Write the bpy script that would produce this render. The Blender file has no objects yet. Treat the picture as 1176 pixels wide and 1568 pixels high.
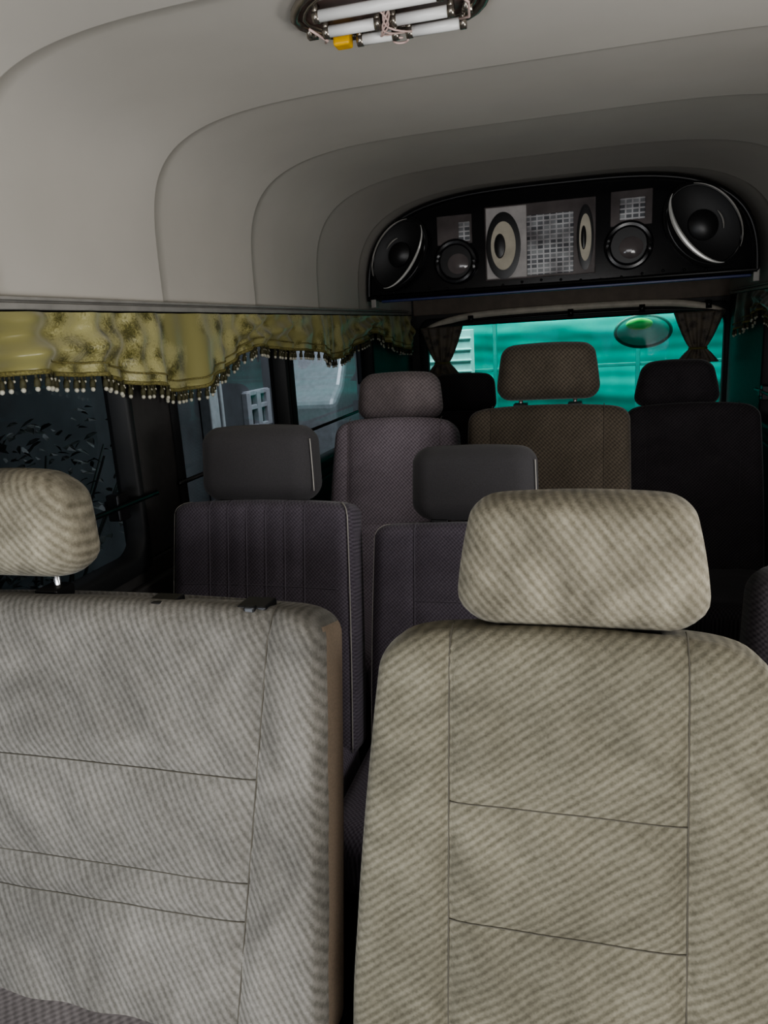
import bpy, math, random
from mathutils import Vector, Matrix
random.seed(7)
C = bpy.context.scene.collection
pi = math.pi

# ------------------------------------------------------------------ helpers
class MB:
    def __init__(s): s.v=[]; s.f=[]; s.m=[]
    def quad_grid(s, rows, mi=0, closed=False):
        b=len(s.v); n=len(rows[0])
        for r in rows: s.v += [tuple(p) for p in r]
        for i in range(len(rows)-1):
            for j in range(n if closed else n-1):
                k=(j+1)%n
                s.f.append((b+i*n+j, b+i*n+k, b+(i+1)*n+k, b+(i+1)*n+j)); s.m.append(mi)
        return b
    def loft(s, rows, mi=0):
        b=s.quad_grid(rows,mi,True); n=len(rows[0])
        s.f.append(tuple(reversed(range(b,b+n)))); s.m.append(mi)
        e=b+(len(rows)-1)*n
        s.f.append(tuple(range(e,e+n))); s.m.append(mi)
    def box(s, x0,x1,y0,y1,z0,z1, mi=0):
        b=len(s.v)
        s.v+=[(x0,y0,z0),(x1,y0,z0),(x1,y1,z0),(x0,y1,z0),(x0,y0,z1),(x1,y0,z1),(x1,y1,z1),(x0,y1,z1)]
        for f in ((0,3,2,1),(4,5,6,7),(0,1,5,4),(1,2,6,5),(2,3,7,6),(3,0,4,7)):
            s.f.append(tuple(b+i for i in f)); s.m.append(mi)
    def tube(s, pts, r, n=8, mi=0, closed=False, flat=1.0):
        pts=[Vector(p) for p in pts]; rows=[]
        N=len(pts)
        up=Vector((0.13,0.21,0.97)).normalized()
        for i,p in enumerate(pts):
            if closed: t=(pts[(i+1)%N]-pts[i-1])
            else: t=pts[min(i+1,N-1)]-pts[max(i-1,0)]
            t.normalize()
            a=t.cross(up)
            if a.length<1e-3: a=t.cross(Vector((1,0,0)))
            a.normalize(); c=a.cross(t)
            rr=r[i] if isinstance(r,(list,tuple)) else r
            rows.append([p+a*math.cos(2*pi*k/n)*rr+c*math.sin(2*pi*k/n)*rr*flat for k in range(n)])
        if closed:
            rows.append(rows[0]); s.quad_grid(rows,mi,True)
        else: s.loft(rows,mi)
    def ball(s, c, r, mi=0, nu=8, nv=6, sc=(1,1,1)):
        rows=[]
        for i in range(nv+1):
            th=0.02+(pi-0.04)*i/nv
            rows.append([(c[0]+r*sc[0]*math.sin(th)*math.cos(2*pi*k/nu), c[1]+r*sc[1]*math.sin(th)*math.sin(2*pi*k/nu), c[2]-r*sc[2]*math.cos(th)) for k in range(nu)])
        s.loft(rows,mi)
    def obj(s, name, mats, parent=None, smooth=True, bevel=0, loc=(0,0,0), rot=(0,0,0), angle=None):
        me=bpy.data.meshes.new(name); me.from_pydata(s.v,[],s.f); 
        if not isinstance(mats,(list,tuple)): mats=[mats]
        for m in mats: me.materials.append(m)
        for p,mi in zip(me.polygons,s.m): p.material_index=mi; p.use_smooth=smooth
        me.update()
        import bmesh
        bm=bmesh.new(); bm.from_mesh(me); bmesh.ops.recalc_face_normals(bm,faces=bm.faces); bm.to_mesh(me); bm.free()
        o=bpy.data.objects.new(name,me); C.objects.link(o)
        o.location=loc; o.rotation_euler=rot
        if parent: o.parent=parent
        if bevel:
            b=o.modifiers.new('bevel','BEVEL'); b.width=bevel; b.segments=3; b.limit_method='ANGLE'
        if angle is not None and smooth:
            try: me.set_sharp_from_angle(angle=math.radians(angle))
            except Exception: pass
        return o

def empty(name, loc=(0,0,0)):
    e=bpy.data.objects.new(name,None); C.objects.link(e); e.location=loc; e.empty_display_size=.1
    return e

# ------------------------------------------------------------------ materials
def newmat(name):
    m=bpy.data.materials.new(name); m.use_nodes=True
    nt=m.node_tree; b=nt.nodes['Principled BSDF']
    return m,nt,b
def plain(name,col,rough=.6,metal=0,noise=.12,nscale=20,bump=0,spec=.5,sheen=0):
    m,nt,b=newmat(name)
    tc=nt.nodes.new('ShaderNodeTexCoord'); nz=nt.nodes.new('ShaderNodeTexNoise'); nz.inputs['Scale'].default_value=nscale; nz.inputs['Detail'].default_value=4
    nt.links.new(tc.outputs['Object'],nz.inputs['Vector'])
    r=nt.nodes.new('ShaderNodeValToRGB')
    r.color_ramp.elements[0].position=.3; r.color_ramp.elements[1].position=.7
    r.color_ramp.elements[0].color=tuple(c*(1-noise) for c in col)+(1,)
    r.color_ramp.elements[1].color=tuple(min(1,c*(1+noise)) for c in col)+(1,)
    nt.links.new(nz.outputs['Fac'],r.inputs['Fac']); nt.links.new(r.outputs['Color'],b.inputs['Base Color'])
    b.inputs['Roughness'].default_value=rough; b.inputs['Metallic'].default_value=metal
    b.inputs['Specular IOR Level'].default_value=spec
    if sheen: b.inputs['Sheen Weight'].default_value=sheen
    if bump:
        bp=nt.nodes.new('ShaderNodeBump'); bp.inputs['Strength'].default_value=bump; bp.inputs['Distance'].default_value=.002
        nt.links.new(nz.outputs['Fac'],bp.inputs['Height']); nt.links.new(bp.outputs['Normal'],b.inputs['Normal'])
    return m
def fabric(name,c1,c2,ang=45,scale=30,dist=1.6,patch=.3,sheen=.2,ang2=-20,bump=.35,nzs=130,nza=1.0,dashes=.22,w=.75,pscale=6,stretch=4.5):
    m,nt,b=newmat(name); L=nt.links.new; N=nt.nodes.new
    tc=N('ShaderNodeTexCoord')
    def wave(a,s,d,ds):
        mp=N('ShaderNodeMapping'); mp.inputs['Rotation'].default_value=(0,math.radians(a),0); L(tc.outputs['Object'],mp.inputs['Vector'])
        w=N('ShaderNodeTexWave'); w.wave_type='BANDS'; w.bands_direction='X'; w.inputs['Scale'].default_value=s
        w.inputs['Distortion'].default_value=d; w.inputs['Detail'].default_value=2; w.inputs['Detail Scale'].default_value=ds
        L(mp.outputs['Vector'],w.inputs['Vector']); return w,mp
    w1,mp=wave(ang,scale,dist,8)
    w2,_=wave(ang2,scale*.8,2,3)
    mp2=N('ShaderNodeMapping'); mp2.vector_type='TEXTURE'; mp2.inputs['Rotation'].default_value=(0,math.radians(-ang),0); mp2.inputs['Scale'].default_value=(1,1,stretch)
    L(tc.outputs['Object'],mp2.inputs['Vector'])
    nz=N('ShaderNodeTexNoise'); nz.inputs['Scale'].default_value=nzs; nz.inputs['Detail'].default_value=3; nz.inputs['Roughness'].default_value=.65; L(mp2.outputs['Vector'],nz.inputs['Vector'])
    fz=N('ShaderNodeTexNoise'); fz.inputs['Scale'].default_value=420; fz.inputs['Detail'].default_value=2; L(tc.outputs['Object'],fz.inputs['Vector'])
    a=N('ShaderNodeMath'); a.operation='MULTIPLY_ADD'; L(w2.outputs['Fac'],a.inputs[0]); a.inputs[1].default_value=dashes*.5
    h=N('ShaderNodeMath'); h.operation='MULTIPLY'; L(w1.outputs['Fac'],h.inputs[0]); h.inputs[1].default_value=w; L(h.outputs[0],a.inputs[2])
    a3=N('ShaderNodeMath'); a3.operation='MULTIPLY_ADD'; L(fz.outputs['Fac'],a3.inputs[0]); a3.inputs[1].default_value=.6; L(a.outputs[0],a3.inputs[2])
    a2=N('ShaderNodeMath'); a2.operation='MULTIPLY_ADD'; L(nz.outputs['Fac'],a2.inputs[0]); a2.inputs[1].default_value=nza; L(a3.outputs[0],a2.inputs[2])
    ctr=.5*w+.25*dashes+.3+.5*nza
    sc=N('ShaderNodeMapRange'); sc.inputs['From Min'].default_value=ctr-.65; sc.inputs['From Max'].default_value=ctr+.65; L(a2.outputs[0],sc.inputs['Value'])
    r=N('ShaderNodeValToRGB'); r.color_ramp.elements[0].color=c1+(1,); r.color_ramp.elements[1].color=c2+(1,)
    r.color_ramp.elements[0].position=.10; r.color_ramp.elements[1].position=.90
    L(sc.outputs['Result'],r.inputs['Fac'])
    big=N('ShaderNodeTexNoise'); big.inputs['Scale'].default_value=pscale; big.inputs['Detail'].default_value=4; big.inputs['Distortion'].default_value=1.2; L(tc.outputs['Object'],big.inputs['Vector'])
    mr=N('ShaderNodeMapRange'); mr.inputs['From Min'].default_value=.35; mr.inputs['From Max'].default_value=.65; mr.inputs['To Min'].default_value=1-patch; mr.inputs['To Max'].default_value=1+patch*.4
    L(big.outputs['Fac'],mr.inputs['Value'])
    mx=N('ShaderNodeMix'); mx.data_type='RGBA'; mx.blend_type='MULTIPLY'; mx.inputs[0].default_value=1
    L(r.outputs['Color'],mx.inputs[6]); L(mr.outputs['Result'],mx.inputs[7]); L(mx.outputs[2],b.inputs['Base Color'])
    b.inputs['Roughness'].default_value=.9; b.inputs['Specular IOR Level'].default_value=.15
    b.inputs['Sheen Weight'].default_value=sheen; b.inputs['Sheen Roughness'].default_value=.4
    bp=N('ShaderNodeBump'); bp.inputs['Strength'].default_value=bump; bp.inputs['Distance'].default_value=.002
    L(sc.outputs['Result'],bp.inputs['Height']); L(bp.outputs['Normal'],b.inputs['Normal'])
    return m

M_beigeR=fabric('beige_striped_fabric',(.125,.115,.084),(.26,.242,.186),ang=-54,scale=35,ang2=40,patch=.26,w=.6,dashes=.3,sheen=.12)
M_beigeL=fabric('grey_striped_fabric',(.125,.118,.102),(.255,.242,.218),ang=30,scale=35,ang2=-62,patch=.28,w=.6,dashes=.3,sheen=.12)
M_beigeH=fabric('beige_headrest_fabric',(.17,.153,.112),(.35,.322,.25),ang=38,scale=33,ang2=-50,patch=.35,pscale=9,w=.6,dashes=.3,sheen=.12)
M_seam=plain('seam_thread',(.105,.096,.076),.8)
M_side=plain('tan_side_fabric',(.22,.17,.125),.9,nscale=300,bump=.2)
DK=dict(ang=45,ang2=-45,dist=.2,bump=.15,nza=.4,dashes=1.1,w=.55,stretch=1.5)
M_dark=fabric('charcoal_fabric',(.078,.067,.083),(.165,.146,.175),scale=58,patch=.15,**DK)
M_darkH=plain('charcoal_headrest_fabric',(.055,.052,.055),.9,nscale=400,bump=.2,sheen=.12)
M_purp=fabric('mauve_fabric',(.19,.16,.185),(.42,.365,.41),scale=40,patch=.12,**DK)
M_purpH=fabric('mauve_headrest_fabric',(.16,.135,.138),(.31,.265,.27),scale=40,patch=.2,**DK)
M_brown=fabric('brown_fabric',(.050,.042,.033),(.12,.10,.078),scale=44,patch=.2,**DK)
M_cush=fabric('grey_cushion_fabric',(.13,.115,.112),(.25,.225,.22),scale=36,patch=.2,**DK)
M_black=fabric('black_fabric',(.022,.019,.022),(.052,.046,.05),scale=44,patch=.2,**DK)
M_pipe=plain('pale_piping',(.42,.40,.37),.6)
M_dseam=plain('grey_seam_thread',(.16,.145,.17),.8)
M_plastic=plain('black_plastic',(.012,.012,.013),.35,nscale=60)
M_rubber=plain('black_rubber',(.016,.017,.018),.6)
M_chrome=plain('chrome',(.75,.75,.76),.18,1,noise=.03)
M_silv=plain('silver_trim',(.80,.79,.76),.3,.2,noise=.03)
M_alu=plain('brushed_rail',(.40,.385,.36),.4,.1)
M_liner=plain('headliner_vinyl',(.62,.59,.54),.8,noise=.04,nscale=3,bump=.05,spec=.2)
M_panel=plain('side_panel_vinyl',(.05,.047,.046),.6,nscale=40,bump=.1)
M_floor=plain('floor_mat',(.04,.035,.03),.8,nscale=60,bump=.3)

def glass(name,tint,gl=.03,k=.6):
    m=bpy.data.materials.new(name); m.use_nodes=True; nt=m.node_tree; nt.nodes.clear(); N=nt.nodes.new; L=nt.links.new
    o=N('ShaderNodeOutputMaterial'); t=N('ShaderNodeBsdfTransparent'); t.inputs['Color'].default_value=tint+(1,)
    g=N('ShaderNodeBsdfGlossy'); g.inputs['Roughness'].default_value=.03; g.inputs['Color'].default_value=(.9,.95,1,1)
    f=N('ShaderNodeFresnel'); f.inputs['IOR'].default_value=1.45
    fk=N('ShaderNodeMath'); fk.operation='MULTIPLY'; L(f.outputs['Fac'],fk.inputs[0]); fk.inputs[1].default_value=k
    nz=N('ShaderNodeTexNoise'); nz.inputs['Scale'].default_value=6
    ma=N('ShaderNodeMath'); ma.operation='MULTIPLY_ADD'; L(nz.outputs['Fac'],ma.inputs[0]); ma.inputs[1].default_value=gl; L(fk.outputs[0],ma.inputs[2])
    mx=N('ShaderNodeMixShader'); L(ma.outputs[0],mx.inputs['Fac']); L(t.outputs[0],mx.inputs[1]); L(g.outputs[0],mx.inputs[2]); L(mx.outputs[0],o.inputs['Surface'])
    return m
M_glass=glass('tinted_window_glass',(.48,.50,.52))
M_glassR=glass('rear_window_glass',(.80,.96,.93),gl=.002,k=.05)

# ------------------------------------------------------------------ upholstered slab
def ring(hw,hd,rc,Nf):
    rc=min(rc,hd*.98,hw*.98); p=[]
    for i in range(Nf+1): p.append((-(hw-rc)+2*(hw-rc)*i/Nf,-hd))
    for k in range(1,7): a=-pi/2+pi/2*k/6; p.append((hw-rc+rc*math.cos(a),-(hd-rc)+rc*math.sin(a)))
    for k in range(0,7): a=pi/2*k/6; p.append((hw-rc+rc*math.cos(a),(hd-rc)+rc*math.sin(a)))
    nb=max(6,Nf//4)
    for i in range(1,nb): p.append(((hw-rc)-2*(hw-rc)*i/nb,hd))
    for k in range(0,7): a=pi/2+pi/2*k/6; p.append((-(hw-rc)+rc*math.cos(a),(hd-rc)+rc*math.sin(a)))
    for k in range(0,6): a=pi+pi/2*k/6; p.append((-(hw-rc)+rc*math.cos(a),-(hd-rc)+rc*math.sin(a)))
    return p
def slab(H,wfun,D,rt,rb,rd,rc,Nf,Nz,arch=0,puff=None,belly=0,sidemat=False):
    hd=D/2; rows=[]
    sp=[]
    for k in range(7): th=pi/2*(1-k/6); sp.append((rb-rb*math.sin(th),rb*(1-math.cos(th)),min(rd,rb)*(1-math.cos(th))))
    for i in range(1,Nz): sp.append((rb+(H-rb-rt)*i/Nz,0,0))
    for k in range(11): th=pi/2*k/10; sp.append((H-rt+rt*math.sin(th),rt*(1-math.cos(th)),rd*(1-math.cos(th))))
    for z,iw,idp in sp:
        hw=wfun(z)-iw; h=hd-idp
        rr=[]
        for x,y in ring(hw,h,rc,Nf):
            yy=y
            if y<-h*.3:
                k=1.0 if y<-h*.8 else .5
                if puff: yy-=k*puff(x,z,hw)
                if belly: yy-=k*belly*math.sin(pi*min(1,max(0,z/H)))*max(0,1-(x/hw)**2)
            zz=z+arch*(1-(x/max(hw,1e-3))**2)*min(1,(z/H))**2
            rr.append((x,yy,zz))
        rows.append(rr)
    mb=MB(); mb.loft(rows)
    if sidemat:
        for i,f in enumerate(mb.f):
            c=[sum(mb.v[k][a] for k in f)/len(f) for a in range(3)]
            if c[1]>-hd+.022 and c[2]<H-rt*.5: mb.m[i]=1
    return mb
def puffer(vf,hs,amt,hside=False,hmult=.35,wob=0):
    def f(x,z,hw):
        br=[-hw]+[v(z) for v in vf]+[hw]
        for i in range(len(br)-1):
            if x<=br[i+1] or i==len(br)-2:
                a,b=br[i],br[i+1]; q=min(1,max(0,(x-a)/(b-a)))
                edge=min(q*(b-a),(1-q)*(b-a))
                if i==0: edge=(1-q)*(b-a)
                if i==len(br)-2: edge=q*(b-a)
                break
        inner=(0<i<len(br)-2) or not vf or (len(vf)==1 and i==0)
        px=1-math.exp(-edge/.014)
        pz=1
        if (inner or hside) and hs:
            d=min(abs(z-h) for h in hs); pz=hmult+(1-hmult)*(1-math.exp(-d/.014))
        wv=wob*(math.sin(x*31+4*math.sin(z*9))*math.sin(z*27+3*math.sin(x*11))+.5*math.sin(x*63+z*48)) if wob else 0
        return (amt+wv)*px*pz
    return f

def seat(name,x,y,ztop,W,matB,matH,hr,lean=14,vs=(),hs=(),D=.11,rt=.05,detail=1,taper=.02,arch=.008,cush_len=.44,
         puff=.010,base=.5,matSeam=None,piping=False,hdx=0,caps=(),matC=None,hside=False,seamr=.0011,rd=.035,wob=0,tp=2):
    E=empty(name,(x,y,0)); ln=math.radians(lean)
    H=(ztop-base)/math.cos(ln); by=-(ztop-base)*math.tan(ln)
    wf=lambda z:W/2-taper*max(0,z/H)**tp
    vf=[(lambda z,v=v:(v if not isinstance(v,tuple) else v[0]+(v[1]-v[0])*min(1,max(0,z/H)))) for v in vs]
    pf=puffer(vf,list(hs),puff,hside=hside,wob=wob)
    Nf=int(84*detail); Nz=int(84*detail)
    mb=slab(H,wf,D,rt,.03,rd,.03,Nf,Nz,arch,pf,sidemat=True)
    bo=mb.obj('backrest',[matB,M_side if matB in (M_beigeL,M_beigeR) else matB],E,loc=(0,by+D/2,base),rot=(-ln,0,0))
    sm=MB()
    ms=matSeam or M_seam
    if seamr:
        for v in vf:
            pts=[(v(z),-D/2-.0018,z) for z in [.02+(H-rt-.02)*i/40 for i in range(41)]]
            for k in range(1,9):
                th=pi/2*k/8; pts.append((v(H),-(D/2-rd*(1-math.cos(th)))-.0014,H-rt+rt*math.sin(th)+arch*.9))
            sm.tube(pts,seamr,5)
        for h in hs:
            if hside or not vf: a,b=-(wf(h)-.03),wf(h)-.03
            elif len(vf)>=2: a,b=vf[0](h),vf[-1](h)
            else: a,b=-(wf(h)-.03),vf[0](h)
            pts=[]
            for i in range(81):
                xx=a+(b-a)*i/80; pts.append((xx,-D/2-pf(xx,h,wf(h))-.0016,h+arch*(1-(xx/wf(h))**2)*(h/H)**2))
            sm.tube(pts,seamr*.8,5)
    if piping:
        for sgn in (-1,1):
            pts=[]
            for i in range(25): 
                z=.02+(H-rt-.02)*i/24; pts.append((sgn*(wf(z)-.006),-D/2+.004,z))
            for k in range(1,9):
                th=pi/2*k/8; pts.append((sgn*(wf(H)-.006-rt*(1-math.cos(th))),-(D/2-rd*(1-math.cos(th)))+.004,H-rt+rt*math.sin(th)+.001))
            sm.tube(pts,.0014 if sgn>0 else .0006,6,mi=1)
    if sm.v: sm.obj('seams',[ms,M_pipe],E,loc=(0,by+D/2,base),rot=(-ln,0,0))
    cp=MB()
    if hr:
        hh=hr['z1']-hr['z0']; wt=hr.get('wt',.24)/2; wb=hr.get('wb',.27)/2; hD=hr.get('D',.10); ex=hr.get('ex',1.5)
        hwf=lambda z: wb+(wt-wb)*(min(1,max(0,z/hh)))**ex
        Hm=slab(hh,hwf,hD,hr.get('rt',.045),hr.get('rb',.04),hD*.42,.04,int(48*detail)+8,int(30*detail)+6,arch=hr.get('arch',.004),belly=.014)
        hy=hr.get('dy',.045)+hD/2-.03
        Hm.obj('headrest',matH,E,loc=(hdx,hy,hr['z0']),rot=(-ln*.5,0,0))
        if hr.get('pipe'):
            pp=MB(); pts=[]
            for i in range(14):
                z=hh*(.15+.68*i/13); pts.append((hwf(z)-.002,-hD/2+.018,z))
            pp.tube(pts,.0014,6); pp.obj('headrest_piping',M_pipe,E,loc=(hdx,hy,hr['z0']),rot=(-ln*.5,0,0))
        ps=MB()
        for sx in (-.074,.074):
            ps.tube([(hdx+sx,hy,hr['z0']+.04),(hdx+sx,hy-.003,ztop-.06)],.0055,10)
            cp.box(hdx+sx-.019,hdx+sx+.019,hy-.03,hy+.012,ztop+arch-.014,ztop+arch+.008)
        ps.obj('headrest_posts',M_chrome,E)
    for cx in caps:
        cp.box(cx-.021,cx+.021,.012,.05,ztop+arch-.012,ztop+arch+.007)
        cp.box(cx-.008,cx+.008,.005,.016,ztop+arch-.004,ztop+arch+.009)
    if cp.v: cp.obj('headrest_guides',M_plastic,E,bevel=.003,smooth=False)
    cm=slab(cush_len,lambda z:W/2-.004,.14,.05,.03,.045,.04,24,16,belly=-.0)
    cm.obj('cushion',matC or matB,E,loc=(0,by+.07,base-.02),rot=(pi/2,0,0))
    pd=MB(); pd.box(-W/2+.04,W/2-.04,by-cush_len+.12,by+.04,.06,base-.07)
    pd.box(-W/2+.03,-W/2+.07,by-cush_len+.08,by+.08,0,.07); pd.box(W/2-.07,W/2-.03,by-cush_len+.08,by+.08,0,.07)
    pd.obj('pedestal',M_plastic,E,bevel=.006,smooth=False)
    return E

# front row
seat('passenger_seat',.118,.80,1.034,.522,M_beigeR,M_beigeH,dict(z0=1.040,z1=1.200,wt=.246,wb=.294,D=.11,rt=.026,rb=.045,dy=.04,ex=2.0),
     lean=13,vs=(-.134,.132),hs=(.345,.205),detail=1.3,rt=.05,taper=.040,tp=1.6,hdx=.014,puff=.014,arch=.010,wob=.0025,seamr=.0009)
seat('bench_seat',-.504,.81,1.048,.656,M_beigeL,M_beigeH,dict(z0=1.078,z1=1.232,wt=.230,wb=.27,D=.11,rt=.045,rb=.04,dy=.04),
     lean=14,vs=((.208,.254),),hs=(.365,.230,.180),detail=1.3,rt=.040,taper=.006,hdx=-.190,puff=.013,arch=.006,
     caps=(.084,.222),hside=False,base=.48,matC=M_cush,wob=.0025,seamr=.0009)
# second row
seat('passenger_seat',-.552,1.43,1.040,.44,M_dark,M_darkH,dict(z0=1.043,z1=1.210,wt=.262,wb=.275,rt=.035,pipe=1),lean=12,
     vs=(-.115,-.070,-.025,.020,.065,.110),hs=(.37,.28),detail=.8,rt=.025,taper=.010,puff=.003,piping=True,hside=True,matSeam=M_dseam,cush_len=.40,hdx=-.014,seamr=.0007)
seat('passenger_seat',-.092,1.47,.982,.45,M_dark,M_darkH,dict(z0=.992,z1=1.150,wt=.262,wb=.27,rt=.035,pipe=1),lean=12,
     vs=(-.12,.12),hs=(.33,),detail=.8,rt=.025,taper=.010,puff=.004,piping=True,matSeam=M_dseam,cush_len=.40,seamr=.0007)
seat('folding_seat',.63,1.50,.90,.38,M_black,M_black,None,lean=12,detail=.5,rt=.06,cush_len=.30)
# third row
seat('passenger_seat',-.450,2.25,1.115,.45,M_purp,M_purpH,dict(z0=1.118,z1=1.266,wt=.25,wb=.28,rt=.04),lean=14,
     vs=(-.15,.15),hs=(.3,),detail=.7,rt=.05,taper=.03,hdx=.008,puff=.012,matSeam=M_purpH)
seat('passenger_seat',.034,2.05,1.163,.45,M_brown,M_brown,dict(z0=1.186,z1=1.338,wt=.245,wb=.284,rt=.03),lean=12,
     vs=(-.15,.15),hs=(.3,),detail=.7,rt=.04,taper=.008,puff=.006,matSeam=M_brown,cush_len=.36)
# fourth row
seat('passenger_seat',-.35,2.95,1.05,.45,M_black,M_black,dict(z0=1.055,z1=1.210,wt=.25,wb=.27,rt=.04),lean=12,detail=.5,cush_len=.36)
seat('passenger_seat',.485,2.70,1.085,.47,M_black,M_black,dict(z0=1.085,z1=1.240,wt=.22,wb=.285,rt=.035),lean=12,vs=(-.15,.15),detail=.5,hdx=-.045,matSeam=M_black)

# ------------------------------------------------------------------ shell
YF,YR=-1.3,4.35
XW=.86
mb=MB(); mb.box(-.95,.95,YF,YR,-.05,0); mb.obj('floor',M_floor,smooth=False)
ZB=1.48
ribs=[-.5,.08,.60,1.10,1.65,2.18,2.75,3.28,3.85]
def off(y):
    p=-1.3
    for r in ribs:
        if y<=r: 
            f=(y-p)/(r-p); return .004+.011*max(0,f)**2
        p=r
    f=(y-p)/.6; return .004+.011*min(1,f)**2
def roofpt(al,y,ins=0):
    o=off(y) if ins==0 else ins
    k=min(1,max(0,(y-1.5)/1.9)); n=5.4-2.0*k
    a=XW+.004-o; b=1.90+(y-1.3)*.04-ZB-o
    c,s_=math.cos(al),math.sin(al)
    r=(abs(c)**n+abs(s_)**n)**(-1/n)
    return (a*r*c,y,ZB+b*r*s_)
ys=[]
p=YF
for r in ribs+[YR]:
    for i in range(14): ys.append(p+(r-.006-p)*i/13)
    ys+= [r-.003,r]
    p=r+.012
ys=sorted(set(y for y in ys if y<=YR))
mb=MB(); mb.quad_grid([[roofpt(pi*j/140,y) for j in range(141)] for y in ys])
roof=mb.obj('ceiling',M_liner,angle=60)
so=roof.modifiers.new('s','SOLIDIFY'); so.thickness=.02; so.offset=1
mb=MB(); mb.quad_grid([[(p_[0]*1.06,p_[1],p_[2]+.05*math.sin(pi*j/40)+.01) for j,p_ in enumerate([roofpt(pi*j/40,y,.001) for j in range(41)])] for y in (YF,0,1.5,2.5,3.5,YR+.02)])
mb.obj('roof_shell',M_panel)

wins=[(-1.0,.10),(.28,1.46),(1.64,2.39),(2.43,3.48)]
def side_wall(name,sx):
    W=MB(); x0,x1=sorted((sx*XW,sx*(XW+.06)))
    W.box(x0,x1,YF,YR,0,.905); W.box(x0,x1,YF,YR,1.455,1.50)
    prev=YF
    for a,b in wins+[(YR,YR)]:
        if a-prev>0: W.box(x0,x1,prev,a,.905,1.455)
        prev=b
    xa,xb=sorted((sx*(XW-.02),sx*XW)); W.box(xa,xb,.2,YR-.1,.80,.86)
    o=W.obj(name,M_panel,bevel=.006,smooth=False)
def rrect(a,b,c,d,r,n=6):
    pts=[]
    for (cx,cy,s0) in ((b-r,d-r,0),(a+r,d-r,pi/2),(a+r,c+r,pi),(b-r,c+r,1.5*pi)):
        for k in range(n+1): t=s0+pi/2*k/n; pts.append((cx+r*math.cos(t),cy+r*math.sin(t)))
    return pts
wi=1
for sx in (-1,1):
    side_wall('wall_left' if sx<0 else 'wall_right',sx)
    for a,b in wins:
        E=empty('window_%d'%wi,(sx*XW,(a+b)/2,1.18)); wi+=1
        hw=(b-a)/2; G=MB(); xx=sx*.035
        G.v+=[(xx,-hw,-.275),(xx,hw,-.275),(xx,hw,.275),(xx,-hw,.275)]; G.f.append((0,1,2,3)); G.m.append(0)
        G.obj('glass',M_glass,E,smooth=False)
        F=MB(); o_=rrect(-hw-.012,hw+.012,-.295,.295,.03); i_=rrect(-hw+.018,hw-.018,-.25,.25,.055)
        rows=[[(xx,p[0],p[1]) for p in i_],[(-sx*.006,p[0],p[1]) for p in i_],[(-sx*.012,p[0],p[1]) for p in rrect(-hw+.012,hw-.012,-.262,.262,.05)],[(-sx*.004,p[0],p[1]) for p in o_]]
        F.quad_grid(rows,0,True); F.obj('rubber_frame',M_rubber,E)
        if b-a>.5:
            B=MB(); B.tube([(-sx*.02,-hw-.04,-.12),(-sx*.02,hw+.04,-.12)],.006,8); B.obj('guard_bar',M_plastic,E)
            K=MB(); K.box(-.02,.012,hw-.10,hw-.06,-.155,-.095) ; K.box(-.03,-.012,hw-.095,hw-.065,-.14,-.11); K.obj('latch',M_plastic,E,bevel=.004,smooth=False)
for sx,nm in ((-1,'trim_1'),(1,'trim_2')):
    R=MB(); R.box(*sorted((sx*(XW-.004),sx*(XW-.030))),YF,4.2,1.474,1.486); R.box(*sorted((sx*(XW-.008),sx*(XW-.018))),YF,4.2,1.486,1.491); R.box(*sorted((sx*(XW-.004),sx*(XW-.028))),YF,4.2,1.491,1.497)
    R.obj(nm,M_alu,bevel=.002,smooth=False)
mb=MB()
mb.box(-.95,.95,YR,YR+.05,0,.86); mb.box(-.95,.95,YR,YR+.05,1.415,2.05)
mb.box(-.95,-.775,YR,YR+.05,.86,1.415); mb.box(.850,.95,YR,YR+.05,.86,1.415)
mb.obj('wall_rear',M_panel,smooth=False)
E=empty('window_%d'%wi,(.037,YR,1.14))
G=MB(); G.v+=[(-.82,.03,-.3),(.82,.03,-.3),(.82,.03,.3),(-.82,.03,.3)]; G.f.append((0,1,2,3)); G.m.append(0); G.obj('glass',M_glassR,E,smooth=False)
F=MB(); rows=[[(p[0],q,p[1]) for p in rrect(-.812+d,.812-d,-.28+d,.270-d,.07)] for d,q in ((.012,.03),(.012,-.012),(0,-.02),(-.04,-.006))]
F.quad_grid(rows,0,True); F.obj('rubber_frame',M_rubber,E)
def arcpts(xl,xr,zl,zm,y,n=40):
    pts=[]
    for i in range(n+1):
        t=-1+2*i/n; x=(xl+xr)/2+(xr-xl)/2*t; pts.append((x,y,zl+(zm-zl)*(1-abs(t)**6)+.012*(1-t*t)))
    return pts
M_cream=plain('cream_trim',(.72,.66,.56),.5)
T=MB(); T.tube(arcpts(-.76,.83,1.385,1.452,YR-.03,60),.016,8,flat=1.2)
T.obj('trim_3',M_cream)
M_hdr=plain('tailgate_header',(.20,.165,.135),.7)
T=MB(); T.box(-.84,.86,YR-.02,YR-.002,1.47,1.62); T.obj('trim_4',M_hdr,bevel=.006,smooth=False)
E=empty('curtain_rod',(0,YR-.05,1.425)); R=MB(); R.tube([(x,0,z-1.425) for x,y,z in arcpts(-.74,.82,1.39,1.415,0,30)],.007,8)
for x in (-.5,.05,.42,.75): R.box(x-.014,x+.014,-.012,.03,-.012,.028)
R.obj('rod',M_plastic,E)

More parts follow.
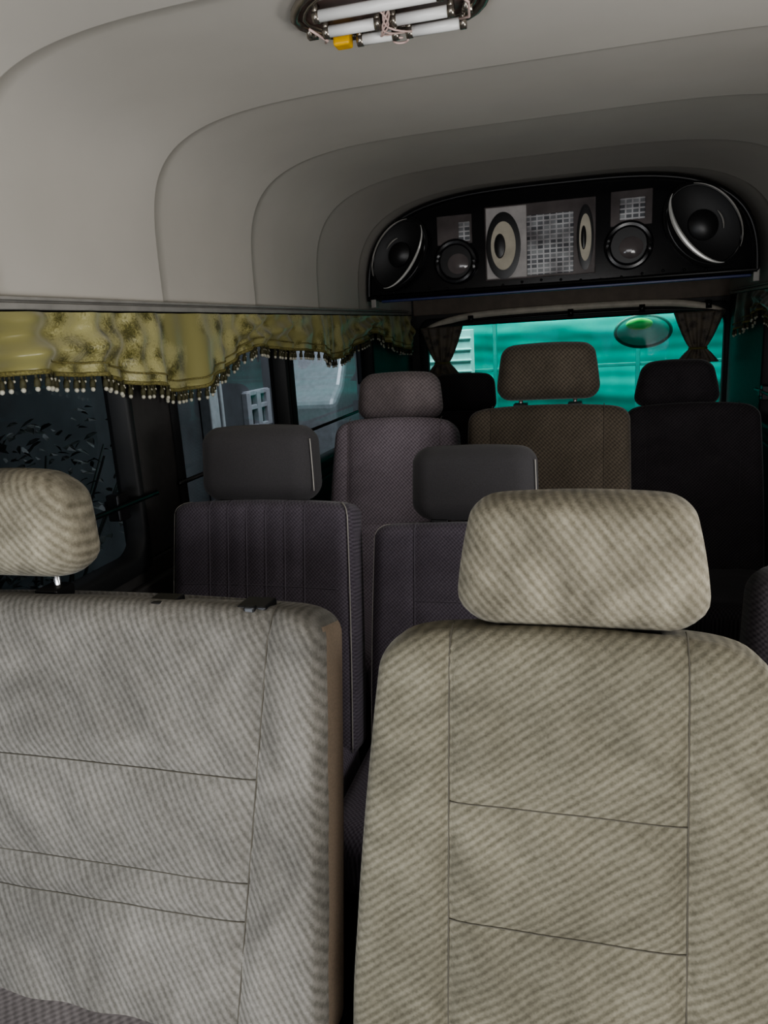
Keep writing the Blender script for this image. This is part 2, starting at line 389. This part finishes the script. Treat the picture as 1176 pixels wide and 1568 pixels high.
# ------------------------------------------------------------------ valance
def cloth_mat(name,ca,cb,cc,rough=.35,sheen=.3):
    m,nt,b=newmat(name); N=nt.nodes.new; L=nt.links.new
    tc=N('ShaderNodeTexCoord'); v=N('ShaderNodeTexVoronoi'); v.inputs['Scale'].default_value=26; v.feature='SMOOTH_F1'
    nz=N('ShaderNodeTexNoise'); nz.inputs['Scale'].default_value=75; nz.inputs['Detail'].default_value=4; nz.inputs['Distortion'].default_value=3
    pt=N('ShaderNodeTexNoise'); pt.inputs['Scale'].default_value=5; pt.inputs['Detail'].default_value=1
    for t in (v,nz,pt): L(tc.outputs['Object'],t.inputs['Vector'])
    zr=N('ShaderNodeMapRange'); zr.inputs['From Min'].default_value=.43; zr.inputs['From Max'].default_value=.49; L(pt.outputs['Fac'],zr.inputs['Value'])
    a=N('ShaderNodeMath'); a.operation='MULTIPLY_ADD'; L(v.outputs['Distance'],a.inputs[0]); a.inputs[1].default_value=1.0; L(nz.outputs['Fac'],a.inputs[2])
    mi=N('ShaderNodeMix'); mi.data_type='FLOAT'; L(zr.outputs['Result'],mi.inputs[0]); mi.inputs[2].default_value=.86; L(a.outputs[0],mi.inputs[3])
    r=N('ShaderNodeValToRGB'); e=r.color_ramp.elements; e[0].position=.62; e[0].color=ca+(1,); e[1].position=1.0; e[1].color=cc+(1,)
    k=e.new(.80); k.color=cb+(1,)
    L(mi.outputs[0],r.inputs['Fac']); L(r.outputs['Color'],b.inputs['Base Color'])
    b.inputs['Roughness'].default_value=rough; b.inputs['Sheen Weight'].default_value=sheen; b.inputs['Specular IOR Level'].default_value=.6
    bp=N('ShaderNodeBump'); bp.inputs['Strength'].default_value=.5; bp.inputs['Distance'].default_value=.003; L(mi.outputs[0],bp.inputs['Height']); L(bp.outputs['Normal'],b.inputs['Normal'])
    return m
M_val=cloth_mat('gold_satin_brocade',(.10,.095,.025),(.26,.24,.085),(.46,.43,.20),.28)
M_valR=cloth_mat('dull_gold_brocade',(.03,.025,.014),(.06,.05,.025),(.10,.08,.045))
M_braid=plain('gold_braid',(.22,.195,.07),.6,nscale=250,noise=.5,bump=.8)
M_tass=plain('dark_tassel_thread',(.07,.065,.03),.7,nscale=200)
M_bead=plain('pearl_bead',(.58,.56,.46),.3)
keys=[(-1.2,-.05),(-.6,-.1),(-.2,-.02),(.3,-.10),(.8,-.03),(1.13,-.035),(1.29,-.05),(1.50,-.085),(1.64,-.112),(1.72,-.112),(1.85,-.08),(2.09,-.02),(2.4,-.045),(2.60,-.055),(2.82,-.097),(3.0,-.08),(3.20,-.04),(3.41,-.006),(3.7,-.06),(3.95,-.10),(4.16,-.11),(4.33,-.05)]
def zb(y):
    for (a,za),(b,zb_) in zip(keys,keys[1:]):
        if y<=b:
            t=(y-a)/(b-a); t=t*t*(3-2*t); return 1.40+za+(zb_-za)*t
    return 1.35
def fold(y): return .013*math.sin(y*27+1.5*math.sin(y*5))+.007*math.sin(y*71+2*math.sin(y*9))
def valance(name,sx,mat,y0=-1.1,y1=4.22):
    E=empty(name,(sx*(XW-.038),0,1.474)); V=MB(); rows=[]
    ny=900
    for i in range(ny+1):
        y=y0+(y1-y0)*i/ny; b=zb(y)-1.474; r=[]
        swag=.5+.5*math.sin(y*6.1+.6)
        for j in range(25):
            t=j/24; z=-.004+(b+.004)*t
            f=fold(y)*(.5+.5*t)+.018*math.sin(t*9+y*16+3*math.sin(y*3.1))*swag*math.sin(pi*t)
            r.append((sx*(f-.004*math.sin(pi*t)),y,z))
        rows.append(r)
    V.quad_grid(rows); V.obj('cloth',mat,E)
    B=MB(); B.tube([(sx*fold(y0+(y1-y0)*i/400),y0+(y1-y0)*i/400,zb(y0+(y1-y0)*i/400)-1.474) for i in range(401)],.005,6)
    B.tube([(sx*(fold(y0+(y1-y0)*i/400)-.006),y0+(y1-y0)*i/400,zb(y0+(y1-y0)*i/400)-1.474+.022) for i in range(401)],.002,5)
    B.obj('braid',M_braid,E)
    T=MB(); y=y0
    while y<y1:
        x=sx*fold(y); z=zb(y)-1.474
        T.tube([(x,y,z-.003),(x,y,z-.010)],.003,5,0)
        T.tube([(x,y,z-.010),(x,y+.001,z-.015),(x,y,z-.026)],[.003,.0055,.0065],6,0)
        T.ball((x,y,z-.030),.005,1,6,4)
        T.tube([(x,y+.0105,z-.002),(x,y+.0105,z-.012)],.0018,4,0)
        T.ball((x,y+.0105,z-.014),.003,1,5,4); 
        y+=.021
    T.obj('tassel_fringe',[M_tass,M_bead],E)
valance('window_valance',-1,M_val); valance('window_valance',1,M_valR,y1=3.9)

def tied(name,x,z0,z1,w,mat,y=YR-.09):
    E=empty(name,(x,y,z0)); K=MB(); rows=[]
    for i in range(22):
        t=i/21; z=(z1-z0)*t
        ww=w*(.30+.70*abs(t-.28)**.75/.72**.75) if t>.28 else w*(.30+.55*((.28-t)/.28)**.8)
        rows.append([(ww*math.cos(2*pi*k/48)*(1+.10*math.sin(k*2*pi/48*11)), .020*math.sin(2*pi*k/48)*(1+.35*math.sin(k*2*pi/48*11)),z) for k in range(48)])
    K.loft(rows); K.obj('cloth',mat,E)
    B=MB(); B.tube([(w*.36*math.cos(a*pi/8),.028*math.sin(a*pi/8),(z1-z0)*.28) for a in range(16)],.007,6,closed=True); B.obj('tieback',M_braid,E)
M_cur=cloth_mat('brown_curtain',(.05,.042,.034),(.12,.10,.08),(.20,.165,.12),.6)
tied('tied_curtain',-.665,1.12,1.40,.115,M_cur)
tied('tied_curtain',.700,1.14,1.40,.115,M_cur)

# ------------------------------------------------------------------ speaker console
M_gloss=plain('gloss_black_board',(.012,.012,.014),.25,nscale=8)
def out(y0,ins):
    pts=[]
    for j in range(61):
        al=pi*j/60; x,_,z=roofpt(al,3.4,.010+ins)
        if x>0: x*=.955
        pts.append((x,max(z,1.535+ins)))
    return pts
E=empty('speaker_console',(0,3.42,0))
K=MB()
K.loft([[ (p[0],yy,p[1]) for p in out(0,d)] for d,yy in ((.004,.38),(.0,.014),(.004,.004),(.014,0))])
K.obj('cabinet',M_gloss,E,angle=30)
K=MB(); pr=out(0,.016); K.tube([(p[0],-.004,p[1]) for p in pr],.010,8,closed=True); K.obj('rim',M_plastic,E)
X=lambda c:c+.14
Z=lambda c:c+1.40
def painted_reflection(name):  # paints the reflection of a building into the panel colour
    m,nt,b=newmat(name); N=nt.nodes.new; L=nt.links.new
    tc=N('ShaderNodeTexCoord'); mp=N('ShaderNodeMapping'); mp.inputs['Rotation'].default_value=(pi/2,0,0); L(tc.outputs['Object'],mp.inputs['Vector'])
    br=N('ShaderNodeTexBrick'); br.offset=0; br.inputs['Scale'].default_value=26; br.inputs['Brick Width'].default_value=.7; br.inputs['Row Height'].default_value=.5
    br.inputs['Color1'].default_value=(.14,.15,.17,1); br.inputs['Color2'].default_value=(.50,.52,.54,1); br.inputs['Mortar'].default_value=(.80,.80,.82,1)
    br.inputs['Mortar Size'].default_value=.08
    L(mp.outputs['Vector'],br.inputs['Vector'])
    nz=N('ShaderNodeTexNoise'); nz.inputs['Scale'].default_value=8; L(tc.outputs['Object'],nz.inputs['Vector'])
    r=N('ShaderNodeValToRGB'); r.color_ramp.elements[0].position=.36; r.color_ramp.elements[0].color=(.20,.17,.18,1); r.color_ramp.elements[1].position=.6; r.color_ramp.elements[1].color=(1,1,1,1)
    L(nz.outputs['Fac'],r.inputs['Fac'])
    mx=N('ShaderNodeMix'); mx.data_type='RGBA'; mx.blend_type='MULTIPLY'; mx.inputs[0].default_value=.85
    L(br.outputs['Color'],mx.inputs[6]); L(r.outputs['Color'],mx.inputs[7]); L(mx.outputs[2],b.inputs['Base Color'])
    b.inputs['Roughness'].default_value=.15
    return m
M_fac=painted_reflection('reflection_painted_acrylic')
M_smoke=plain('smoked_acrylic',(.14,.122,.122),.12,nscale=6,noise=.5)
M_cone=plain('woofer_cone',(.66,.61,.50),.6)
M_greyb=plain('grey_board',(.54,.51,.50),.4)
def pane(n,x0,x1,z0,z1,mat,y=-.004,t=.012):
    P=MB(); P.box(-(x1-x0)/2,(x1-x0)/2,-t/2,t/2,-(z1-z0)/2,(z1-z0)/2); return P.obj(n,mat,E,loc=((x0+x1)/2,y,(z0+z1)/2),bevel=.004,smooth=False)
pane('centre_panel',X(-.436),X(.03),Z(.184),Z(.49),M_smoke)
pane('facade_reflection',X(-.255),X(-.06),Z(.195),Z(.44),M_fac,y=-.010)
pane('grey_overlay',X(-.43),X(-.255),Z(.19),Z(.485),M_greyb,y=-.0095)
pane('left_panel',X(-.647),X(-.491),Z(.35),Z(.472),M_smoke); pane('left_reflection',X(-.55),X(-.500),Z(.36),Z(.44),M_fac,y=-.01)
pane('right_panel',X(.088),X(.254),Z(.362),Z(.50),M_smoke); pane('right_reflection',X(.125),X(.225),Z(.385),Z(.47),M_fac,y=-.01)
def ell(cx,cz,rx,rz,y,n=40,rot=0):
    return [(cx+rx*math.cos(2*pi*k/n)*math.cos(rot)-rz*math.sin(2*pi*k/n)*math.sin(rot),y,cz+rx*math.cos(2*pi*k/n)*math.sin(rot)+rz*math.sin(2*pi*k/n)*math.cos(rot)) for k in range(n)]
W_=MB()
def woof(cx,cz,rx,rz):
    W_.loft([ell(cx,cz,rx,rz,-.012),ell(cx,cz,rx,rz,-.022),ell(cx,cz,rx*.8,rz*.8,-.024)],0)
    W_.loft([ell(cx,cz,rx*.74,rz*.74,-.020),ell(cx,cz,rx*.72,rz*.72,-.026),ell(cx,cz,rx*.35,rz*.4,-.0245)],1)
    W_.loft([ell(cx-rx*.2,cz,rx*.34,rz*.38,-.022),ell(cx-rx*.2,cz,rx*.30,rz*.34,-.032),ell(cx-rx*.2,cz,rx*.12,rz*.15,-.036)],0)
woof(X(-.355),Z(.325),.074,.138); woof(X(-.012),Z(.33),.034,.13)
W_.obj('woofers',[M_plastic,M_cone],E,angle=40)
P_=MB()
for cx,cz,r in ((-.567,.278,.083),(.163,.285,.085)):
    P_.tube(ell(X(cx),Z(cz),r,r,-.012),.014,8,closed=True)
    P_.loft([ell(X(cx),Z(cz),r*.93,r*.93,-.004),ell(X(cx),Z(cz),r*.9,r*.9,-.0075)],1)
    P_.loft([ell(X(cx)+.01,Z(cz)-.01,r*.6,r*.55,-.006),ell(X(cx)+.01,Z(cz)-.01,r*.5,r*.45,-.011)],2)
P_.obj('bass_ports',[M_gloss,M_plastic,M_smoke],E,angle=40)
S_=MB()
for cx,cz,rx,rz,rot,sg in ((-.820,.327,.115,.168,-.60,-1),(.448,.338,.135,.185,.66,1)):
    cx,cz=X(cx),Z(cz)
    S_.loft([ell(cx,cz,rx,rz,0,rot=rot),ell(cx,cz,rx,rz,-.03,rot=rot),ell(cx,cz,rx*.94,rz*.94,-.036,rot=rot),ell(cx,cz,rx*.85,rz*.88,-.03,rot=rot),ell(cx,cz,rx*.4,rz*.4,-.008,rot=rot)],0)
    S_.tube(ell(cx,cz,rx*.90,rz*.92,-.035,rot=rot),.004,6,2,closed=True)
    S_.loft([ell(cx,cz,rx*.42,rz*.34,-.010,rot=rot),ell(cx,cz,rx*.40,rz*.32,-.030,rot=rot),ell(cx,cz,rx*.2,rz*.16,-.042,rot=rot)],2)
    def cres(fx,fz,k0,k1,th,mi,y=-.040):
        full=ell(cx,cz,rx*fx,rz*fz,y,n=60,rot=rot); seg=[full[k%60] for k in range(k0,k1)]; n=len(seg)
        S_.tube(seg,[.0012+th*math.sin(pi*i/(n-1)) for i in range(n)],8,mi)
    inner=30 if sg>0 else 0
    cres(.66,.97,inner-13,inner+13,.010 if sg>0 else .005,3)
    cres(.92,.95,inner+30-11,inner+30+11,.003,1)
    cres(.50,.45,inner+30-8,inner+30+2,.0025,1)
M_spk=plain('matte_speaker_cone',(.012,.012,.013),.5)
S_.obj('oval_speakers',[M_spk,M_alu,M_plastic,M_silv],E,angle=40)
M_blue=plain('blue_trim',(.03,.045,.15),.3)
B_=MB(); B_.box(-.78,.78,-.004,.02,1.524,1.536); B_.obj('blue_edge',M_blue,E,bevel=.003,smooth=False)
R_=MB()
for i in range(18):
    R_.ball((-.72+i*.083,-.002,1.565+.008*math.sin(i)),.006,0,8,5)
R_.obj('screws',M_plastic,E)
B_=MB()
for sx in (-.82,.80): B_.box(sx-.012,sx+.012,.0,.06,1.505,1.56)
B_.obj('brackets',M_alu,E,bevel=.003,smooth=False)

# ------------------------------------------------------------------ ceiling lamp
E=empty('ceiling_lamp',(-.158,1.245,1.889)); 
M_lampb=plain('lamp_base',(.12,.08,.07),.4,nscale=15,noise=.5); M_tube=plain('white_tube',(.92,.92,.90),.3,noise=.02)
M_yel=plain('yellow_capacitor',(.85,.48,.02),.35); M_wire=plain('pink_wire',(.80,.60,.55),.5)
M_bz=plain('lamp_bezel',(.32,.29,.25),.25,.8)
ol=[(-.155,.0),(-.13,.055),(-.09,.095),(.10,.095),(.135,.06),(.155,0),(.135,-.06),(.10,-.095),(-.09,-.095),(-.13,-.055)]
def sm(ol):
    q=[]
    for i in range(len(ol)):
        a,b=Vector(ol[i]),Vector(ol[(i+1)%len(ol)]); q+= [a.lerp(b,.25),a.lerp(b,.5),a.lerp(b,.75)]
    return q
so_=sm(ol)
K=MB(); K.loft([[(p[0],p[1],.006) for p in so_],[(p[0],p[1],-.006) for p in so_],[(p[0]*.93,p[1]*.9,-.008) for p in so_]]); K.obj('base',M_lampb,E,angle=40)
K=MB(); K.tube([(p[0],p[1],-.008) for p in so_],.007,8,closed=True); K.tube([(p[0]*.9,p[1]*.84,-.010) for p in so_],.003,6,closed=True); K.obj('bezel',M_bz,E)
K=MB()
for x0,x1,y_ in ((-.105,-.02,.012),(.005,.095,.012),(-.065,-.005,.066),(.018,.105,.066),(-.10,.09,-.05)):
    K.tube([(x0,y_,-.024),(x1,y_,-.024)],.0085,12,0)
    for xx in (x0,x1): K.tube([(xx-.005,y_,-.024),(xx+.005,y_,-.024)],.0095,12,1); K.box(xx-.004,xx+.004,y_-.008,y_+.008,-.024,-.005,1)
K.obj('tubes',[M_tube,M_bz],E)
K=MB(); K.box(-.014,.014,-.013,.013,-.012,.012); K.obj('capacitor',M_yel,E,bevel=.004,smooth=False,loc=(-.092,.056,-.022)); 
K=MB()
for ph in range(4):
    x0=-.012+ph*.007
    K.tube([(x0+.014*math.sin(i*.5+ph),-.05+.011*i,-.022-.014*math.sin(pi*i/11)) for i in range(12)],.0015,6)
K.tube([(.0+.012*math.cos(i*pi/6),.078+.012*math.sin(i*pi/6),-.03) for i in range(11)],.0018,6)
K.tube([(.10,.06,-.02),(.12,.03,-.03),(.125,-.01,-.025),(.11,-.04,-.02)],.002,6)
K.tube([(-.13,.0,-.02),(-.11,.03,-.03),(-.12,.05,-.025)],.002,6)
K.obj('wires',M_wire,E)
K=MB()
for x in (-.14,-.045,.115): K.tube([(x,.03,.0),(x,.03,-.02)],.005,10); K.box(x-.008,x+.008,.04,.052,-.018,0)
K.obj('screw_posts',M_bz,E)

# ------------------------------------------------------------------ outside
M_ground=plain('concrete_ground',(.12,.115,.11),.9)
mb=MB(); mb.box(-12,12,-8,16,-.5,-.4); mb.obj('ground',M_ground,smooth=False)
def tarpmat():
    m,nt,b=newmat('turquoise_sheet'); N=nt.nodes.new; L=nt.links.new
    tc=N('ShaderNodeTexCoord'); mp=N('ShaderNodeMapping'); mp.inputs['Rotation'].default_value=(0,math.radians(88),0); L(tc.outputs['Object'],mp.inputs['Vector'])
    w=N('ShaderNodeTexWave'); w.inputs['Scale'].default_value=3.2; w.inputs['Distortion'].default_value=3; w.inputs['Detail Scale'].default_value=.4; L(mp.outputs['Vector'],w.inputs['Vector'])
    r=N('ShaderNodeValToRGB'); r.color_ramp.elements[0].color=(.0,.38,.31,1); r.color_ramp.elements[1].color=(.0,.58,.48,1); L(w.outputs['Fac'],r.inputs['Fac'])
    nz=N('ShaderNodeTexNoise'); nz.inputs['Scale'].default_value=1.6; nz.inputs['Detail'].default_value=5; L(tc.outputs['Object'],nz.inputs['Vector'])
    mr=N('ShaderNodeMapRange'); mr.inputs['From Min'].default_value=.35; mr.inputs['From Max'].default_value=.65; mr.inputs['To Min'].default_value=.7; mr.inputs['To Max'].default_value=1.3; L(nz.outputs['Fac'],mr.inputs['Value'])
    mx=N('ShaderNodeMix'); mx.data_type='RGBA'; mx.blend_type='MULTIPLY'; mx.inputs[0].default_value=1; L(r.outputs['Color'],mx.inputs[6]); L(mr.outputs['Result'],mx.inputs[7])
    L(mx.outputs[2],b.inputs['Base Color']); b.inputs['Roughness'].default_value=.7; b.inputs['Specular IOR Level'].default_value=.1
    bp=N('ShaderNodeBump'); bp.inputs['Strength'].default_value=.12; L(w.outputs['Fac'],bp.inputs['Height']); L(bp.outputs['Normal'],b.inputs['Normal'])
    return m
T=MB(); T.quad_grid([[(x/10,.02*math.sin(z*1.3)+.03*math.sin(x*.5),z/10) for x in range(-15,28)] for z in range(-4,30)])
T.obj('turquoise_tarp',tarpmat(),loc=(.1,6.0,0))
# frame battens in front of the tarp
M_bat=plain('teal_batten_paint',(.02,.30,.25),.6)
B_=MB()
for zz in (1.47,1.05): B_.box(-1.3,2.7,-.02,.02,zz-.012,zz+.012)
for xx in (-.55,.50,1.35): B_.box(xx-.014,xx+.014,-.03,.03,-.4,2.8)
B_.obj('tarp_frame',M_bat,loc=(0,5.86,0),bevel=.004,smooth=False)
M_white=plain('pale_mint_patch',(.40,.95,.86),.5)
E=empty('bright_patch',(-.92,5.68,1.08)); K=MB(); K.box(-.22,.22,-.1,.1,-.12,.29)  # pale panel added to stand for a bright patch of light
for i in range(5): K.box(-.23,.23,-.11,-.1,-.10+i*.08,-.085+i*.08)
K.obj('body',M_white,E,bevel=.01,smooth=False)
S=MB(); S.tube([(0,0,-.12),(0,0,-1.48)],.03,10); S.obj('added_patch_post',M_white,E)
E=empty('rear_view_mirror',(.44,4.50,1.31)); K=MB()
M_mir=plain('mirror_rim',(.02,.22,.17),.5); M_glint=plain('green_highlight',(.08,.98,.20),.4); M_face=plain('mirror_face',(.04,.62,.48),.6,nscale=6,noise=.3,spec=.2)  # turquoise face and green highlight: mirror reflections painted as plain colours
K.loft([ell(0,0,.02,.012,.07),ell(0,0,.10,.06,.06),ell(0,0,.15,.088,.03),ell(0,0,.158,.095,0),ell(0,0,.15,.088,-.01)],0); K.obj('housing',M_mir,E)
K=MB(); K.loft([ell(0,0,.142,.08,-.008),ell(0,0,.138,.077,-.013),ell(0,.0,.07,.04,-.018)],0); K.obj('mirror_glass',M_face,E)
K=MB(); K.loft([ell(-.02,.04,.075,.034,-.012),ell(-.02,.04,.065,.028,-.024),ell(-.02,.04,.03,.012,-.028)],0); K.obj('painted_highlight',M_glint,E)
K=MB(); K.tube([(0,.04,.04),(0,.03,.12),(0,-.04,.16)],.012,8); K.obj('arm',M_plastic,E)
M_house=plain('dark_house_wall',(.075,.078,.085),.9,nscale=3,noise=.4); M_pane=plain('pale_window_frame',(.36,.37,.40),.4)
mb=MB(); mb.box(-5.2,-5.0,-3,12,-.4,4); mb.box(-5.2,-1.6,11.5,11.7,-.4,4); mb.obj('house_wall',M_house,smooth=False)
mb=MB(); mb.box(-2.8,-2.65,-2.5,6.4,-.4,3.2); mb.obj('alley_wall',M_house,bevel=.01,smooth=False)
E=empty('house_window',(-2.63,5.92,.80)); K=MB()
for yy in (-.20,0,.20): K.box(-.02,.03,yy-.04,yy+.04,-.15,.16)
for zz in (-.14,.03,.15): K.box(-.02,.025,-.22,.22,zz-.02,zz+.02)
K.obj('frame',M_pane,E,bevel=.005,smooth=False)
E=empty('door_post',(-2.60,5.08,1.3)); K=MB(); K.box(-.045,.045,-.12,.02,-1.7,1.4); K.box(-.03,.06,.03,.07,-1.7,1.4); K.obj('body',plain('grey_post_paint',(.46,.47,.49),.5),E,bevel=.01,smooth=False)
E=empty('parked_van',(-2.95,8.6,0))
prof=[(-1.7,-.15),(-1.7,.75),(-1.45,.9),(-1.0,1.55),(-.7,1.68),(1.9,1.70),(2.1,1.5),(2.15,-.15)]
M_silver=plain('silver_paint',(.42,.44,.46),.35,.2); 
K=MB(); K.loft([[(xx,p[0],p[1]) for p in prof] for xx in (-.7,.7)]); K.obj('body',M_silver,E,bevel=.06,smooth=False)
K=MB(); K.box(.66,.71,-.9,0,.85,1.45); K.box(.66,.71,.12,1.0,.85,1.45); K.box(.66,.71,1.1,1.9,.85,1.45); K.obj('side_glass',M_gloss,E,bevel=.02,smooth=False)
K=MB()
for yy in (-1.1,1.4):
    K.loft([[(x_,yy+r_*math.cos(a*pi/12),-.1+r_*math.sin(a*pi/12)) for a in range(24)] for x_,r_ in ((.5,.28),(.72,.30),(.74,.22))])
K.obj('wheels',M_rubber,E)
E=empty('garden_shrub',(-2.25,2.5,-.4)); K=MB(); 
M_leaf=plain('dark_leaf',(.055,.066,.058),.5)
for i in range(600):
    a=random.uniform(0,2*pi); r=random.uniform(.05,.8); z=random.uniform(.5,1.5); L_=random.uniform(.03,.075)
    px,py=.35*r*math.cos(a),1.3*r*math.sin(a); t=random.uniform(0,2*pi); dz=random.uniform(-.04,.04)
    b=len(K.v); ux,uy=math.cos(t)*L_,math.sin(t)*L_
    K.v+=[(px,py,z),(px+ux*.35-uy*.28,py+uy*.35+ux*.28,z+.012+dz*.3),(px+ux*.75-uy*.18,py+uy*.75+ux*.18,z+.01+dz*.7),(px+ux,py+uy,z+dz),(px+ux*.75+uy*.18,py+uy*.75-ux*.18,z+dz*.7),(px+ux*.35+uy*.28,py+uy*.35-ux*.28,z+dz*.3)]
    K.f.append((b,b+1,b+2,b+3,b+4,b+5)); K.m.append(0)
for i in range(12):
    a=i*.52; K.tube([(0,.2*math.cos(a*3),0),(.1*math.cos(a),.5*math.sin(a),.8),(.2*math.cos(a),1.0*math.sin(a),1.3)],.006,5)
K.obj('foliage',M_leaf,E,smooth=False)

# ------------------------------------------------------------------ lights
w=bpy.data.worlds.new('World'); bpy.context.scene.world=w; w.use_nodes=True
bg=w.node_tree.nodes['Background']; bg.inputs['Color'].default_value=(.72,.76,.82,1); bg.inputs['Strength'].default_value=.14
def area(name,loc,target,sx,sy,P,col):
    l=bpy.data.lights.new(name,'AREA'); l.shape='RECTANGLE'; l.size=sx; l.size_y=sy; l.energy=P; l.color=col
    o=bpy.data.objects.new(name,l); C.objects.link(o); o.location=loc
    o.rotation_euler=(Vector(target)-Vector(loc)).to_track_quat('-Z','Y').to_euler(); return o
area('windshield_daylight',(0,-1.25,1.20),(0,1.6,1.05),1.4,.6,16,(.98,.98,1))
area('right_door_daylight',(.82,-.30,1.00),(-.9,1.15,1.40),.7,.5,16,(1,.98,.95))
area('left_door_daylight',(-.80,-.05,.85),(.1,.85,.75),.5,.4,9,(.86,.92,1))
area('right_window_daylight',(.82,1.10,1.22),(-.55,2.0,1.02),.5,.35,6,(1,.98,.96))
area('backyard_daylight',(.1,4.9,3.3),(.1,6.0,1.2),2.5,.8,135,(.95,1,1))
area('alley_daylight',(-1.6,6.0,4.0),(-3.0,7.0,.8),2.5,1.5,150,(.88,.92,1))
vs_=bpy.context.scene.view_settings
try:
    vs_.view_transform='AgX'; vs_.look='AgX - Medium High Contrast'
except Exception: pass

# ------------------------------------------------------------------ camera
cd=bpy.data.cameras.new('camera'); cam=bpy.data.objects.new('camera',cd); C.objects.link(cam)
cd.sensor_fit='VERTICAL'; cd.sensor_height=36; cd.lens=1127/1568*36; cd.clip_start=.01
r=Vector((.9642,.2586,-.0593)); u=Vector((-.0064,.2462,.9692)); f=Vector((-.2652,.9341,-.2390))
f.normalize(); r=(r-f*r.dot(f)).normalized(); u=r.cross(f)
m=Matrix(((r.x,u.x,-f.x,.14),(r.y,u.y,-f.y,0),(r.z,u.z,-f.z,1.40),(0,0,0,1)))
cam.matrix_world=m
bpy.context.scene.camera=cam
